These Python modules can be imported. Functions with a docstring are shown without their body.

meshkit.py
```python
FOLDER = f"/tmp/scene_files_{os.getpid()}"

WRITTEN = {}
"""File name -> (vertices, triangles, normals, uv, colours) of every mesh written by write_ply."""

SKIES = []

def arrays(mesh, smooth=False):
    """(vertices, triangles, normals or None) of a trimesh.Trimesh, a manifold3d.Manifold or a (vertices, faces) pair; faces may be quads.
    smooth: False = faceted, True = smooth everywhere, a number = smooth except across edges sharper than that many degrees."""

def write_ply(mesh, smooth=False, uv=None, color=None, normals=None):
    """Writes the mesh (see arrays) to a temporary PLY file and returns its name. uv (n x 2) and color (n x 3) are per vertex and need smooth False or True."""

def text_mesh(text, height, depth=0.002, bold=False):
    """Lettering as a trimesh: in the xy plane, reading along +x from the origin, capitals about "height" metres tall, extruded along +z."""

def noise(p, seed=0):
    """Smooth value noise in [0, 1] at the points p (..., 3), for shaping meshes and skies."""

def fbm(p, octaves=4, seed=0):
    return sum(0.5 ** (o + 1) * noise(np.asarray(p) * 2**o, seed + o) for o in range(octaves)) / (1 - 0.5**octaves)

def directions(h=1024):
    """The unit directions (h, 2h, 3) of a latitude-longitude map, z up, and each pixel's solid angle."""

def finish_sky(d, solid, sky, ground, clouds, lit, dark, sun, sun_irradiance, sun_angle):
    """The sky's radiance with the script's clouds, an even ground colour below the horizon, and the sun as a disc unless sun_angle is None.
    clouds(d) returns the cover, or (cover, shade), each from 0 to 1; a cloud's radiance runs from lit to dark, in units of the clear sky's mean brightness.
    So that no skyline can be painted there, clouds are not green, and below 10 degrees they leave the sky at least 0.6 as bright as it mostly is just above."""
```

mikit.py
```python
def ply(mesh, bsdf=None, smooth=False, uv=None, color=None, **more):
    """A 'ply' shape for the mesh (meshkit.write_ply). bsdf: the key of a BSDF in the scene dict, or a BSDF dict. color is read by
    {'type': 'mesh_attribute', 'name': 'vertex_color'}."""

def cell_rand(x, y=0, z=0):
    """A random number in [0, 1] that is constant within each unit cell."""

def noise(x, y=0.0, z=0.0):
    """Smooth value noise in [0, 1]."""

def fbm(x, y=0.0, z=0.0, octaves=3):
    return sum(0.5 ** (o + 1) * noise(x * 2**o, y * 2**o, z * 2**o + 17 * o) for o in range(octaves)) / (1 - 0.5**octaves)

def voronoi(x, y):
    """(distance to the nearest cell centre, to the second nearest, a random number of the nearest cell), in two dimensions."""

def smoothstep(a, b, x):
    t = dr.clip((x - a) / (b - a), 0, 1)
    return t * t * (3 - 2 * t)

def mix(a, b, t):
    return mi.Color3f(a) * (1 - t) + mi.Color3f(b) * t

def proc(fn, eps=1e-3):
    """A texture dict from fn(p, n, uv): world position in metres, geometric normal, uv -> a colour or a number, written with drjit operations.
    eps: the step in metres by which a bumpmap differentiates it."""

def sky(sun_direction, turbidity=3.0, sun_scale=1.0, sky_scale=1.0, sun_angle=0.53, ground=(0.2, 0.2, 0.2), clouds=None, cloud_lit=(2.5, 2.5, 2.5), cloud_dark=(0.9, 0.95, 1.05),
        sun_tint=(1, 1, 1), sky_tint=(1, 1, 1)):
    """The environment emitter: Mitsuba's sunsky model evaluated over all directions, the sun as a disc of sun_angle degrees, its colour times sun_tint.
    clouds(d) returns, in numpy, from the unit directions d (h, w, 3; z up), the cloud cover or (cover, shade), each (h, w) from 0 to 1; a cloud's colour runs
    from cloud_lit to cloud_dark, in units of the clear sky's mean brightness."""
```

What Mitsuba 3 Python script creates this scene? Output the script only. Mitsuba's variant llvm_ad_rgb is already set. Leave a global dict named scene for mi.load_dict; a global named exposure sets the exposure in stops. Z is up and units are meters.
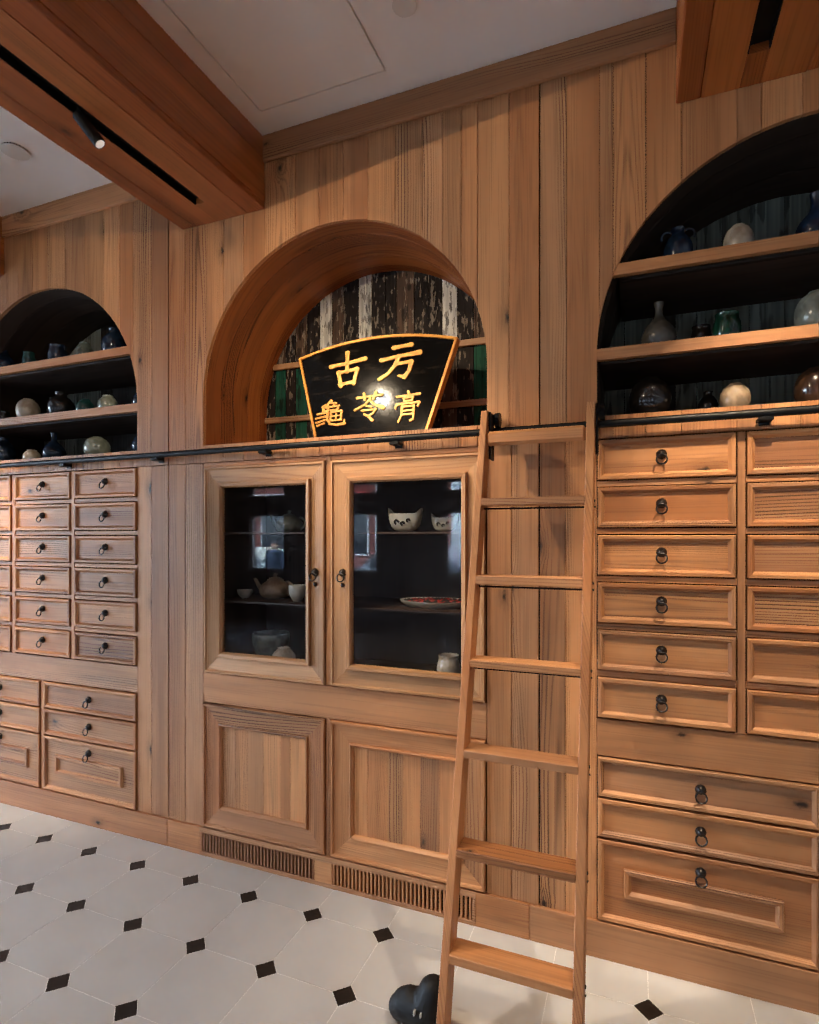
import math, random
import numpy as np, trimesh, manifold3d, shapely
import drjit as dr
import mitsuba as mi
import mikit, meshkit
from mikit import noise, fbm, voronoi, cell_rand, smoothstep, mix
from shapely.geometry import Polygon, LineString, box as sbox
from shapely.ops import unary_union
T = mi.ScalarTransform4f
rng = random.Random(7)
scene, labels = {'type': 'scene'}, {}

# ------------------------------------------------------------------ camera, sky, exposure
YAW, DIST, EYE = 0.3788, 2.289, 1.6
scene['camera'] = {'type': 'perspective', 'fov': 71.33, 'fov_axis': 'x', 'principal_point_offset_y': -0.0242,
    'near_clip': 0.05, 'far_clip': 200.0,
    'to_world': T().look_at(origin=[0, -DIST, EYE], target=[-math.sin(YAW), -DIST + math.cos(YAW), EYE], up=[0, 0, 1])}
scene['sky'] = mikit.sky([-0.5, -0.6, 0.6], turbidity=4.0, sun_scale=0.0, sky_scale=172.0, ground=(0.25, 0.25, 0.25),
    clouds=lambda d: 0.6 + 0 * d[..., 2], sky_tint=(0.9, 1.0, 1.12), cloud_lit=(1.18, 1.5, 1.9), cloud_dark=(0.85, 1.02, 1.25))
scene['sky']['sampling_weight'] = 8.0
exposure = -0.3
WARM = np.array([1.0, 0.79, 0.55])
SPOT = 1.3

def lin(h):
    c = np.array([int(h[i:i + 2], 16) for i in (1, 3, 5)]) / 255.0
    return [float(x) for x in np.where(c < 0.04045, c / 12.92, ((c + 0.055) / 1.055) ** 2.4)]

# ------------------------------------------------------------------ materials
def wood_fn(c_light, c_mid, c_dark, c_knot, ring_amt=0.55, tone=0.34, knots=0.2, grey=0.25):
    cl, cm, cd, ck = [lin(c) for c in (c_light, c_mid, c_dark, c_knot)]
    def f(p, n, uv):
        u, v = uv.x, uv.y
        sid = dr.floor(v * 0.1)
        lv = v - sid * 10 - 5
        ub = dr.floor((u + 20) / 40)
        r1, r2, r3, r4 = [cell_rand(sid, ub, k) for k in (1, 2, 3, 4)]
        vc, uc = (r1 - 0.5) * 0.14, (r2 - 0.5) * 3.0 + ub * 40
        # knots
        gu, gv = u * 1.35 + r3 * 9, lv * 8 + r4 * 5
        iu, iv = dr.floor(gu), dr.floor(gv)
        hit = dr.select(cell_rand(iu, iv, sid + ub * 41) < knots, 1.0, 0.0)
        du = (gu - iu - 0.3 - 0.4 * cell_rand(iu, iv, sid + 77)) / 1.35
        dv = (gv - iv - 0.35 - 0.3 * cell_rand(iu, iv, sid + 99)) / 8
        sz = 0.004 + 0.011 * cell_rand(iu, iv, sid + 55)
        dk = dr.sqrt(dr.square(du / 1.9) + dr.square(dv)) + 0.011 * (fbm(u * 60, lv * 90, sid, 2) - 0.5)
        knot = hit * (1 - smoothstep(sz * 0.15, sz * 1.3, dk))
        halo = hit * dr.exp(-dr.square(dk / (sz * 2.6)))
        w = (fbm(u * 1.6, lv * 7, sid * 3.7 + ub, 2) - 0.5) * 0.05
        x = lv - vc + w
        R = dr.sqrt(dr.square(x) + dr.square(0.022 * (u - uc)) + 2e-5) + 0.028 * halo * dr.sign(dv)
        R = dr.select(r3 > 0.62, x + 0.012 * (u - uc) + 0.02 * halo * dr.sign(dv), R)
        ph = R * (70 + 60 * r2) + 0.9 * noise(R * 31, sid, ub) + 1.5 * noise(u * 0.9, lv * 16, sid + 7)
        fr = ph - dr.floor(ph)
        ring = dr.power(0.5 - 0.5 * dr.cos(fr * 2 * math.pi), 3.0) * smoothstep(0.25, 0.95, noise(R * 17, u * 0.5, sid + ub)) * (0.2 + 1.2 * r1)
        streak = noise(u * 5, lv * 240, sid) * 0.6 + 0.4 * noise(u * 2.2, lv * 55, sid + 3)
        broad = fbm(u * 0.8, lv * 11, sid + 19, 2)
        col = mix(cl, cm, dr.clip(0.4 + 1.5 * (broad - 0.5) + 1.0 * (r4 - 0.5), 0, 1))
        col = mix(col, cd, dr.clip(ring * ring_amt + (streak - 0.45) * 0.62, 0, 0.9))
        lum = mi.luminance(col)
        col = mix(col, mi.Color3f(lum * 1.0, lum * 0.93, lum * 0.84), grey * smoothstep(0.35, 1.0, r1))
        col = col * (1 - tone * 0.5 + tone * r2)
        col = mix(col, mi.Color3f(cd) * 0.7, 0.5 * halo)
        col = mix(col, ck, knot * 0.95)
        return col
    return f

def principled(tex, rough=0.5, spec=0.35, **k):
    return {'type': 'twosided', 'bsdf': {'type': 'principled', 'base_color': tex, 'roughness': rough, 'specular': spec, **k}}
def rgb(h):
    return {'type': 'rgb', 'value': lin(h)}

scene['oak'] = principled(mikit.proc(wood_fn('#b57f52', '#955f38', '#4d2d18', '#170e0a', 0.82, 0.34, 0.2, 0.12)), 0.5)
scene['oak_light'] = principled(mikit.proc(wood_fn('#b3875f', '#9a704a', '#6d4b2d', '#3a2418', 0.45, 0.2, 0.03, 0.1)), 0.45)
scene['cedar'] = principled(mikit.proc(wood_fn('#a55d2c', '#86441d', '#47200d', '#1d0f09', 0.8, 0.36, 0.16, 0.05)), 0.5)
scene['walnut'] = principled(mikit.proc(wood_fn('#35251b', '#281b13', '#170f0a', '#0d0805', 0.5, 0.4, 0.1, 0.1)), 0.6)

def reclaimed_fn(p, n, uv):
    u, v = uv.x, uv.y
    sid = dr.floor(v * 0.1)
    lv = v - sid * 10 - 5
    r = cell_rand(sid, 0, 21)
    base = mi.Color3f(lin('#1d1612'))
    base = dr.select(r > 0.42, mi.Color3f(lin('#4d3b2e')), base)
    base = dr.select(r > 0.62, mi.Color3f(lin('#c4c2b8')), base)
    base = dr.select(r > 0.80, mi.Color3f(lin('#0f3d2d')), base)
    chip = smoothstep(0.60, 0.68, fbm(u * 24, lv * 80, sid, 3))
    other = dr.select(r > 0.62, mi.Color3f(lin('#5b4e42')), mi.Color3f(lin('#9a8c79')))
    col = mix(base * 1.25, other, chip * dr.select(r > 0.8, 0.1, 0.55))
    grain = noise(u * 4, lv * 150, sid)
    dark = smoothstep(0.60, 0.72, fbm(u * 14 + 9, lv * 50, sid + 5, 3))
    return mix(col * (0.7 + 0.6 * grain), lin('#0f0c0a'), dark * 0.7)
scene['reclaimed'] = principled(mikit.proc(reclaimed_fn), 0.7, 0.2)

def grey_board_fn(p, n, uv):
    u, v = uv.x, uv.y
    sid = dr.floor(v * 0.1)
    lv = v - sid * 10 - 5
    r = cell_rand(sid, 0, 31)
    col = mix(lin('#7d8278'), lin('#55503f'), r)
    col = dr.select(r > 0.8, mi.Color3f(lin('#2a241d')), col)
    g = noise(u * 3, lv * 120, sid)
    return mix(col * (0.65 + 0.7 * g), lin('#2a241c'), 0.6 * smoothstep(0.58, 0.7, fbm(u * 6, lv * 40, sid, 3)))
scene['grey_board'] = principled(mikit.proc(grey_board_fn), 0.7, 0.2)

def tile_fn(p, n, uv):
    r = cell_rand(dr.floor(uv.x), dr.floor(uv.y), 3)
    cl = fbm(p.x * 5, p.y * 5, r * 30, 3)
    return mi.Color3f(lin('#bebdba')) * (0.95 + 0.05 * r) * (0.93 + 0.12 * cl)
scene['white_tile'] = principled(mikit.proc(tile_fn), 0.38, 0.4)
scene['black_tile'] = principled(rgb('#14110f'), 0.35, 0.4)
scene['grout'] = principled(rgb('#d8d6d2'), 0.8, 0.1)
def plaster_fn(p, n, uv):
    return mi.Color3f(lin('#eceae6')) * (0.95 + 0.08 * fbm(p.x * 1.4, p.y * 1.4, p.z * 1.4, 3))
scene['plaster'] = principled(mikit.proc(plaster_fn), 0.85, 0.1)
scene['shadow_gap'] = principled(rgb('#1c130d'), 0.9, 0.05)
scene['black_metal'] = principled(rgb('#0a0a0a'), 0.45, 0.22)
scene['old_iron'] = principled(rgb('#1d1714'), 0.35, 0.5, metallic=0.4)
scene['grey_metal'] = principled(rgb('#9b9c9a'), 0.4, 0.5)
scene['lacquer'] = principled(mikit.proc(lambda p, n, uv: mix(lin('#070605'), lin('#1d1813'), smoothstep(0.6, 0.75, fbm(p.x * 14, p.z * 60, p.y, 3)))), 0.11, 0.16)
scene['gold'] = principled(mikit.proc(lambda p, n, uv: mix(lin('#dd9a3a'), lin('#b5701e'), fbm(p.x * 50, p.y * 50, p.z * 50, 2))), 0.38, 0.6, metallic=0.25)
scene['glass'] = {'type': 'thindielectric', 'int_ior': 1.5}
scene['leather'] = principled(rgb('#080808'), 0.6, 0.3)
scene['concrete'] = principled(mikit.proc(lambda p, n, uv: mi.Color3f(lin('#8d8c88')) * (0.8 + 0.4 * fbm(p.x * 2, p.y * 2, p.z * 2, 3))), 0.9, 0.1)
def brick_fn(p, n, uv):
    r = dr.floor(p.z / 0.075)
    q = p.x / 0.225 + 0.5 * (r - 2 * dr.floor(r * 0.5))
    m = smoothstep(0.0, 0.05, dr.minimum(q - dr.floor(q), 1 - q + dr.floor(q))) * smoothstep(0, 0.12, dr.minimum(p.z / 0.075 - r, 1 - p.z / 0.075 + r))
    return mix(lin('#9a9088'), mix(lin('#8a4638'), lin('#6d3b33'), cell_rand(dr.floor(q), r)), m)
scene['far_brick'] = principled(mikit.proc(brick_fn), 0.9, 0.1)
for nm, c, ro in (('white_paint', '#d8d6d0', 0.6), ('car_white', '#d5d9dc', 0.15), ('car_silver', '#a9b4ba', 0.15), ('dark_glass', '#10171c', 0.08), ('rubber', '#151515', 0.8),
                  ('red_paint', '#a8261c', 0.6), ('cloth_dark', '#2c3036', 0.9), ('cloth_blue', '#27313f', 0.9), ('skin', '#b98a6c', 0.6), ('hair', '#15110f', 0.6),
                  ('cream_paper', '#e3d4ae', 0.7)):
    scene[nm] = principled(rgb(c), ro, 0.5)

GLAZE = {}
def glaze(name, c1, c2, rough=0.14):
    a, b = lin(c1), lin(c2)
    def f(p, n, uv):
        return mix(a, b, smoothstep(0.3, 0.7, fbm(p.x * 30, p.y * 30, p.z * 22, 3)))
    scene['glaze_' + name] = principled(mikit.proc(f), rough, 0.6)
glaze('navy', '#0c1420', '#142436')
glaze('black', '#0a0a0c', '#17130f', 0.12)
glaze('brown', '#22160f', '#3a2618', 0.16)
glaze('teal', '#1e4844', '#0f2a2a', 0.16)
glaze('green', '#143a28', '#0a2018', 0.14)
glaze('white', '#b5aea0', '#94897a', 0.25)
glaze('pale', '#8c9488', '#6f776e', 0.25)
glaze('greygreen', '#5f6a60', '#434a44', 0.22)
glaze('charcoal', '#34332f', '#4a463d', 0.25)
glaze('beige', '#a08a70', '#7d6b56', 0.25)
glaze('porcelain', '#c9cdc8', '#b9beba', 0.15)

# ------------------------------------------------------------------ mesh helpers
SEED = [0]
def seed():
    SEED[0] += 1
    return SEED[0]
def woodmap(v, axis, s):
    v = np.asarray(v, float)
    o = [i for i in range(3) if i != axis]
    c = (v.max(0) + v.min(0)) / 2
    return np.stack([v[:, axis] + 40 * (s // 40), 10 * (s % 40) + 5 + (v[:, o[0]] - c[o[0]]) + (v[:, o[1]] - c[o[1]])], 1)

class M:
    def __init__(s):
        s.v, s.f, s.uv, s.n = [], [], [], 0
    def add(s, v, f, axis=0, sd=None, uv=None):
        v, f = np.asarray(v, float), np.asarray(f, int)
        if uv is None:
            uv = woodmap(v, axis, seed() if sd is None else sd)
        s.v.append(v); s.f.append(f + s.n); s.uv.append(uv); s.n += len(v)
        return s
    def tm(s, m, axis=0, sd=None):
        return s.add(m.vertices, m.faces, axis, sd)
    def box(s, x0, x1, y0, y1, z0, z1, axis=0, ch=0.0, sd=None):
        if ch <= 0:
            v = np.array([[x, y, z] for x in (x0, x1) for y in (y0, y1) for z in (z0, z1)], float)
            f = [[0, 1, 3], [0, 3, 2], [4, 6, 7], [4, 7, 5], [0, 4, 5], [0, 5, 1], [2, 3, 7], [2, 7, 6], [0, 2, 6], [0, 6, 4], [1, 5, 7], [1, 7, 3]]
            return s.add(v, f, axis, sd)
        ps = []
        for x, dx in ((x0, 1), (x1, -1)):
            for y, dy in ((y0, 1), (y1, -1)):
                for z, dz in ((z0, 1), (z1, -1)):
                    ps += [[x, y + dy * ch, z + dz * ch], [x + dx * ch, y, z + dz * ch], [x + dx * ch, y + dy * ch, z]]
        h = trimesh.Trimesh(ps, process=False).convex_hull
        return s.add(h.vertices, h.faces, axis, sd)
    def poly(s, pg, y0, y1, axis=2, sd=None):       # a shape in x, z with depth y0..y1
        sd = seed() if sd is None else sd
        for g in getattr(pg, 'geoms', [pg]):
            if g.area < 1e-6: continue
            m = trimesh.creation.extrude_polygon(g, y1 - y0, engine='earcut')
            v = np.asarray(m.vertices)
            s.add(np.stack([v[:, 0], y0 + v[:, 2], v[:, 1]], 1), np.asarray(m.faces)[:, ::-1], axis, sd)
        return s
    def flat(s, pg, z0, z1, axis=0, sd=None, uv=None):  # a shape in x, y with height z0..z1
        sd = seed() if sd is None else sd
        for g in getattr(pg, 'geoms', [pg]):
            if g.area < 1e-6: continue
            m = trimesh.creation.extrude_polygon(g, z1 - z0, engine='earcut')
            v = np.asarray(m.vertices) + [0, 0, z0]
            s.add(v, m.faces, axis, sd, None if uv is None else np.tile(uv, (len(v), 1)))
        return s
    def frame(s, x0, x1, z0, z1, prof):             # four mitred sides; prof = (inset, y) from the outer edge inwards
        C = lambda t: [(x0 + t, z0 + t), (x1 - t, z0 + t), (x1 - t, z1 - t), (x0 + t, z1 - t)]
        for k in range(4):
            v = []
            for t, y in prof:
                c = C(t)
                for q in (c[k], c[(k + 1) % 4]):
                    v.append([q[0], y, q[1]])
            f = []
            for i in range(len(prof) - 1):
                a = 2 * i
                f += [[a, a + 1, a + 3], [a, a + 3, a + 2]]
            # flat shading: give each strip its own vertices
            v = np.array(v); f = np.array(f)
            s.add(v, f, 0 if k % 2 == 0 else 2)
        return s
    def tube(s, pts, r, sides=10, cap=True):
        import numpy as np
        p = np.asarray(pts, float)
        t = np.gradient(p, axis=0); t /= np.linalg.norm(t, axis=1, keepdims=True)
        a = np.cross(t[0], [0, 0, 1.0] if abs(t[0][2]) < 0.9 else [1.0, 0, 0])
        v, f = [], []
        r = np.broadcast_to(r, (len(p),))
        for i in range(len(p)):
            a = a - t[i] * (a @ t[i]); a /= np.linalg.norm(a)
            b = np.cross(t[i], a)
            for k in range(sides):
                g = 2 * math.pi * k / sides
                v.append(p[i] + r[i] * (math.cos(g) * a + math.sin(g) * b))
        for i in range(len(p) - 1):
            for k in range(sides):
                q = [i * sides + k, i * sides + (k + 1) % sides, (i + 1) * sides + (k + 1) % sides, (i + 1) * sides + k]
                f += [[q[0], q[1], q[2]], [q[0], q[2], q[3]]]
        if cap:
            for base, c in ((0, p[0]), ((len(p) - 1) * sides, p[-1])):
                v.append(c); j = len(v) - 1
                for k in range(sides):
                    tri = [base + k, base + (k + 1) % sides, j]
                    f.append(tri if base else tri[::-1])
        return s.add(v, f)
    def lathe(s, prof, at=(0, 0, 0), seg=28):
        v, f = [], []
        for r, z in prof:
            for k in range(seg):
                g = 2 * math.pi * k / seg
                v.append([at[0] + r * math.cos(g), at[1] + r * math.sin(g), at[2] + z])
        for i in range(len(prof) - 1):
            for k in range(seg):
                q = [i * seg + k, i * seg + (k + 1) % seg, (i + 1) * seg + (k + 1) % seg, (i + 1) * seg + k]
                f += [[q[0], q[1], q[2]], [q[0], q[2], q[3]]]
        return s.add(v, f)
    def ply(s, bsdf, smooth=False, **k):
        v, f, uv = np.vstack(s.v), np.vstack(s.f), np.vstack(s.uv)
        if smooth is False:
            return mikit.ply((v, f), bsdf, smooth=False, uv=uv, **k)
        if smooth is True:
            return mikit.ply((v, f), bsdf, smooth=True, uv=uv, **k)
        return mikit.ply(trimesh.Trimesh(v, f, process=False), bsdf, smooth=smooth, **k)

USED = set()
def key(name):
    k, i = name, 0
    while k in USED:
        i += 1; k = f'{name}_{i:03d}'
    USED.add(k)
    return k
def put(name, shape, parent=None, label=None, cat=None, group=None, kind=None):
    k = key((parent + '__' if parent else '') + name)
    scene[k] = shape
    tag(k, label, cat, group, kind)
    return k
def tag(k, label=None, cat=None, group=None, kind=None):
    d = {a: b for a, b in (('label', label), ('category', cat), ('group', group), ('kind', kind)) if b}
    if d: labels[k] = d
    return k
def thing(name, label=None, cat=None, group=None, kind=None):
    return tag(key(name), label, cat, group, kind)
def tf(shape, m):
    return {**shape, 'to_world': m}

# ------------------------------------------------------------------ measures
CEIL, LEDGE, STRIP, RA, SPRING, DEEP = 3.515, 2.06, 1.972, 0.731, 2.306, 0.53
XL, XR, YF = -7.6, 3.4, -6.9
ARCH = {'left': -3.205, 'centre': -1.301, 'right': 0.59}
def arch_poly(cx, r=RA, z0=LEDGE, n=65):
    a = np.linspace(0, math.pi, n)
    return Polygon([(cx + r, z0)] + [(cx + r * math.cos(t), SPRING + r * math.sin(t)) for t in a] + [(cx - r, z0)])
HOLES = unary_union([arch_poly(c) for c in ARCH.values()])

# ------------------------------------------------------------------ the room
thing('floor', kind='structure')
m = M().box(XL - .2, XR + .2, YF - .2, DEEP + .1, -0.12, -0.0008)
scene['floor__grout_bed'] = m.ply('grout'); USED.add('floor__grout_bed')
P0X, P0Y, PITCH, HD = -2.915, -0.196, 0.3281, 0.046
rect = sbox(XL, YF, XR, 0.0)
tiles, dots = [], []
for i in range(-16, 21):
    for j in range(-2, 22):
        x, y = P0X + i * PITCH, P0Y - j * PITCH
        g = 0.0016
        d = Polygon([(x - HD, y), (x, y + HD), (x + HD, y), (x, y - HD)]).buffer(0.0008).intersection(rect)
        if d.area > 1e-4: dots.append((d, x, y))
        a, b, h = x + g, x + PITCH - g, HD + g
        c, e = y - PITCH + g, y - g
        o = Polygon([(a + h, c), (b - h, c), (b, c + h), (b, e - h), (b - h, e), (a + h, e), (a, e - h), (a, c + h)]).intersection(rect)
        if o.area > 1e-4: tiles.append((o, x + PITCH / 2, y - PITCH / 2, (i + 40, j + 40)))
def near(q):
    return math.hypot(q[1] + 1.2, (q[2] + 0.7) * 1.1)
tiles.sort(key=near); dots.sort(key=near)
for o, x, y, ij in tiles[:200]:
    put('tile', M().flat(o, -0.02, 0.0, uv=(ij[0] + .5, ij[1] + .5)).ply('white_tile'), 'floor')
for o, x, y in dots[:200]:
    put('inset_tile', M().flat(o, -0.02, 0.0002).ply('black_tile'), 'floor')
m = M()
for o, x, y, ij in tiles[200:]: m.flat(o, -0.02, 0.0, uv=(ij[0] + .5, ij[1] + .5))
put('tile_field', m.ply('white_tile'), 'floor', 'white octagonal tiles in the far part of the room', kind='stuff')
m = M()
for o, x, y in dots[200:]: m.flat(o, -0.02, 0.0002)
put('inset_tile_field', m.ply('black_tile'), 'floor', 'small black inset tiles in the far part of the room', kind='stuff')

thing('ceiling', kind='structure')
hatch = sbox(-1.575, -0.765, -0.955, -0.147)
put('panel', M().flat(sbox(XL, YF, XR, 0.02).difference(hatch), CEIL, CEIL + 0.03).ply('plaster'), 'ceiling')
put('access_hatch', M().flat(hatch.buffer(-0.005, join_style=2), CEIL - 0.0005, CEIL + 0.02).ply('plaster'), 'ceiling', 'flush square access hatch with a thin dark joint')
put('slab', M().flat(sbox(XL - .3, YF - .3, XR + .3, DEEP + .2), CEIL + 0.031, CEIL + 0.2).ply('shadow_gap'), 'ceiling')

thing('wall_back', kind='structure')
back = sbox(XL, -0.05, XR, CEIL + 0.03).difference(unary_union([HOLES, sbox(-2.03, 0.15, -0.575, 1.955)]))
put('backing', M().poly(back, 0.022, 0.045).ply('shadow_gap'), 'wall_back')
put('rear_panel', M().box(XL, XR, DEEP + 0.045, DEEP + 0.075, 0, CEIL, 2).ply('shadow_gap'), 'wall_back')
JU = [-3.507, -3.415, -3.29, -3.165, -3.018, -2.864, -2.718, -2.599, -2.503, -2.376, -2.257, -2.148, -2.013, -1.904, -1.783, -1.658, -1.489, -1.361, -1.235, -1.11, -0.979,
      -0.853, -0.761, -0.68, -0.609, -0.479, -0.357, -0.253, -0.131, -0.083, 0.032, 0.152, 0.328, 0.402, 0.524, 0.64, 0.76, 0.9, 1.02, 1.15, 1.32]
x = -3.507
while x > -5.2:
    x -= 0.1 + 0.06 * rng.random(); JU.insert(0, x)
while x > XL + .2:
    x -= 0.16; JU.insert(0, x)
x = JU[-1]
while x < XR - .2:
    x += 0.16; JU.append(x)
WIDE = {-2.257, -0.357}
for a, b in zip(JU[:-1], JU[1:]):
    ga, gb = [0.003 if q in WIDE else 0.0008 + 0.0006 * rng.random() for q in (a, b)]
    dy = 0.0015 * rng.random()
    r = sbox(a + ga, STRIP + 0.0015, b - gb, CEIL).difference(HOLES)
    sd = seed()
    for g in getattr(r, 'geoms', [r]):
        if g.area > 2e-4:
            put('plank', M().poly(g, dy, 0.021, 2, sd).ply('oak'), 'wall_back')
JL = [[-2.474, -2.376, -2.257, -2.148, -2.032], [-0.571, -0.469, -0.359, -0.259, -0.141]]
for row in JL:
    for a, b in zip(row[:-1], row[1:]):
        ga, gb = [0.003 if q in (-2.257, -0.359) else 0.0012 for q in (a, b)]
        put('plank', M().box(a + ga, b - gb, 0.001 + 0.0015 * rng.random(), 0.021, 0.14, STRIP - 0.0015, 2).ply('oak'), 'wall_back')

for x0, x1 in ((XL, -3.94), (1.325, XR)):
    for a, b in zip(np.linspace(x0, x1, int((x1 - x0) / .16) + 1)[:-1], np.linspace(x0, x1, int((x1 - x0) / .16) + 1)[1:]):
        put('plank', M().box(a + .0012, b - .0012, 0.001, 0.021, 0.14, STRIP - 0.0015, 2).ply('oak'), 'wall_back')

# arched niches: bent lining boards, ledge, back boards
def lining(cx, mat, n=5, r=RA):
    path = [(cx + r, LEDGE)] + [(cx + r * math.cos(t), SPRING + r * math.sin(t)) for t in np.linspace(0, math.pi, 65)] + [(cx - r, LEDGE)]
    path = np.array(path)
    nrm = [np.array([-1.0, 0])] + [-np.array([math.cos(t), math.sin(t)]) for t in np.linspace(0, math.pi, 65)] + [np.array([1.0, 0])]
    s = np.concatenate([[0], np.cumsum(np.linalg.norm(np.diff(path, axis=0), axis=1))])
    y = np.linspace(0.0205, DEEP + 0.04, n + 1)
    for i in range(n):
        step = 0.0015 + 0.0012 * (i % 2)
        sd = seed(); mm = M()
        v, uv, f = [], [], []
        for p, q, ss in zip(path, nrm, s):
            for off, yy in ((step, y[i] + .0006), (step, y[i + 1] - .0006), (-0.018, y[i + 1] - .0006), (-0.018, y[i] + .0006)):
                c = p + q * off
                v.append([c[0], yy, c[1]]); uv.append([ss + 40 * (sd // 40), 10 * (sd % 40) + 5 + yy - (y[i] + y[i + 1]) / 2])
        for k in range(len(path) - 1):
            for e in range(4):
                a, b = 4 * k + e, 4 * k + (e + 1) % 4
                f += [[a, a + 4, b + 4], [a, b + 4, b]]
        mm.add(v, f, uv=np.array(uv))
        put('lining_board', mm.ply(mat, smooth=False), 'wall_back')
lining(ARCH['centre'], 'cedar', 5)
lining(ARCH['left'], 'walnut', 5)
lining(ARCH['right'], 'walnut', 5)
for nm, cx in ARCH.items():
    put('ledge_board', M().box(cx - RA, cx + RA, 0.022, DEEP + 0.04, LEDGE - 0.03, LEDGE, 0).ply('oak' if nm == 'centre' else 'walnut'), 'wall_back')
JB = [-2.04, -1.97, -1.90, -1.83, -1.755, -1.67, -1.593, -1.517, -1.425, -1.346, -1.263, -1.199, -1.096, -1.018, -0.941, -0.86, -0.771, -0.694, -0.62, -0.565]
ap = arch_poly(ARCH['centre'])
TONE = {'white': [], 'dark': [], 'brown': [], 'green': []}
def _cr(sid):       # the tone that reclaimed_fn gives a board, to pick the boards' colours
    M32 = 0xFFFFFFFF
    h = ((sid + 1000000) * 374761393 + 1000000 * 668265263 + (21 + 1000000) * 2147483647) & M32
    h = ((h ^ (h >> 13)) * 1274126177) & M32
    return ((h ^ (h >> 16)) & 0xFFFFFF) / 16777215.0
for sdi in range(40):
    r = _cr(sdi)
    TONE['dark' if r <= .42 else 'brown' if r <= .62 else 'white' if r <= .8 else 'green'].append(sdi)
tones = ['green', 'brown', 'dark', 'brown', 'dark', 'white', 'brown', 'dark', 'white', 'dark', 'dark', 'brown', 'dark', 'dark', 'white', 'dark', 'brown', 'white', 'brown']
low = ['dark', 'green', 'dark', 'green', 'dark', 'brown', 'dark', 'dark', 'brown', 'dark', 'dark', 'brown', 'dark', 'dark', 'brown', 'dark', 'green', 'white', 'brown']
for i, (a, b) in enumerate(zip(JB[:-1], JB[1:])):
    for z0, z1, tl in ((2.0, 2.585, low), (2.585, 3.1, tones)):
        g = sbox(a + .0015, z0, b - .0015, z1).intersection(ap)
        if g.area < 1e-4: continue
        c = TONE[tl[i]]
        sd = c[i % len(c)] + 40 * (1 + i % 7)
        put('back_board', M().poly(g, DEEP + 0.004 * rng.random(), DEEP + 0.02, 2, sd).ply('reclaimed'), 'wall_back')
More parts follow.
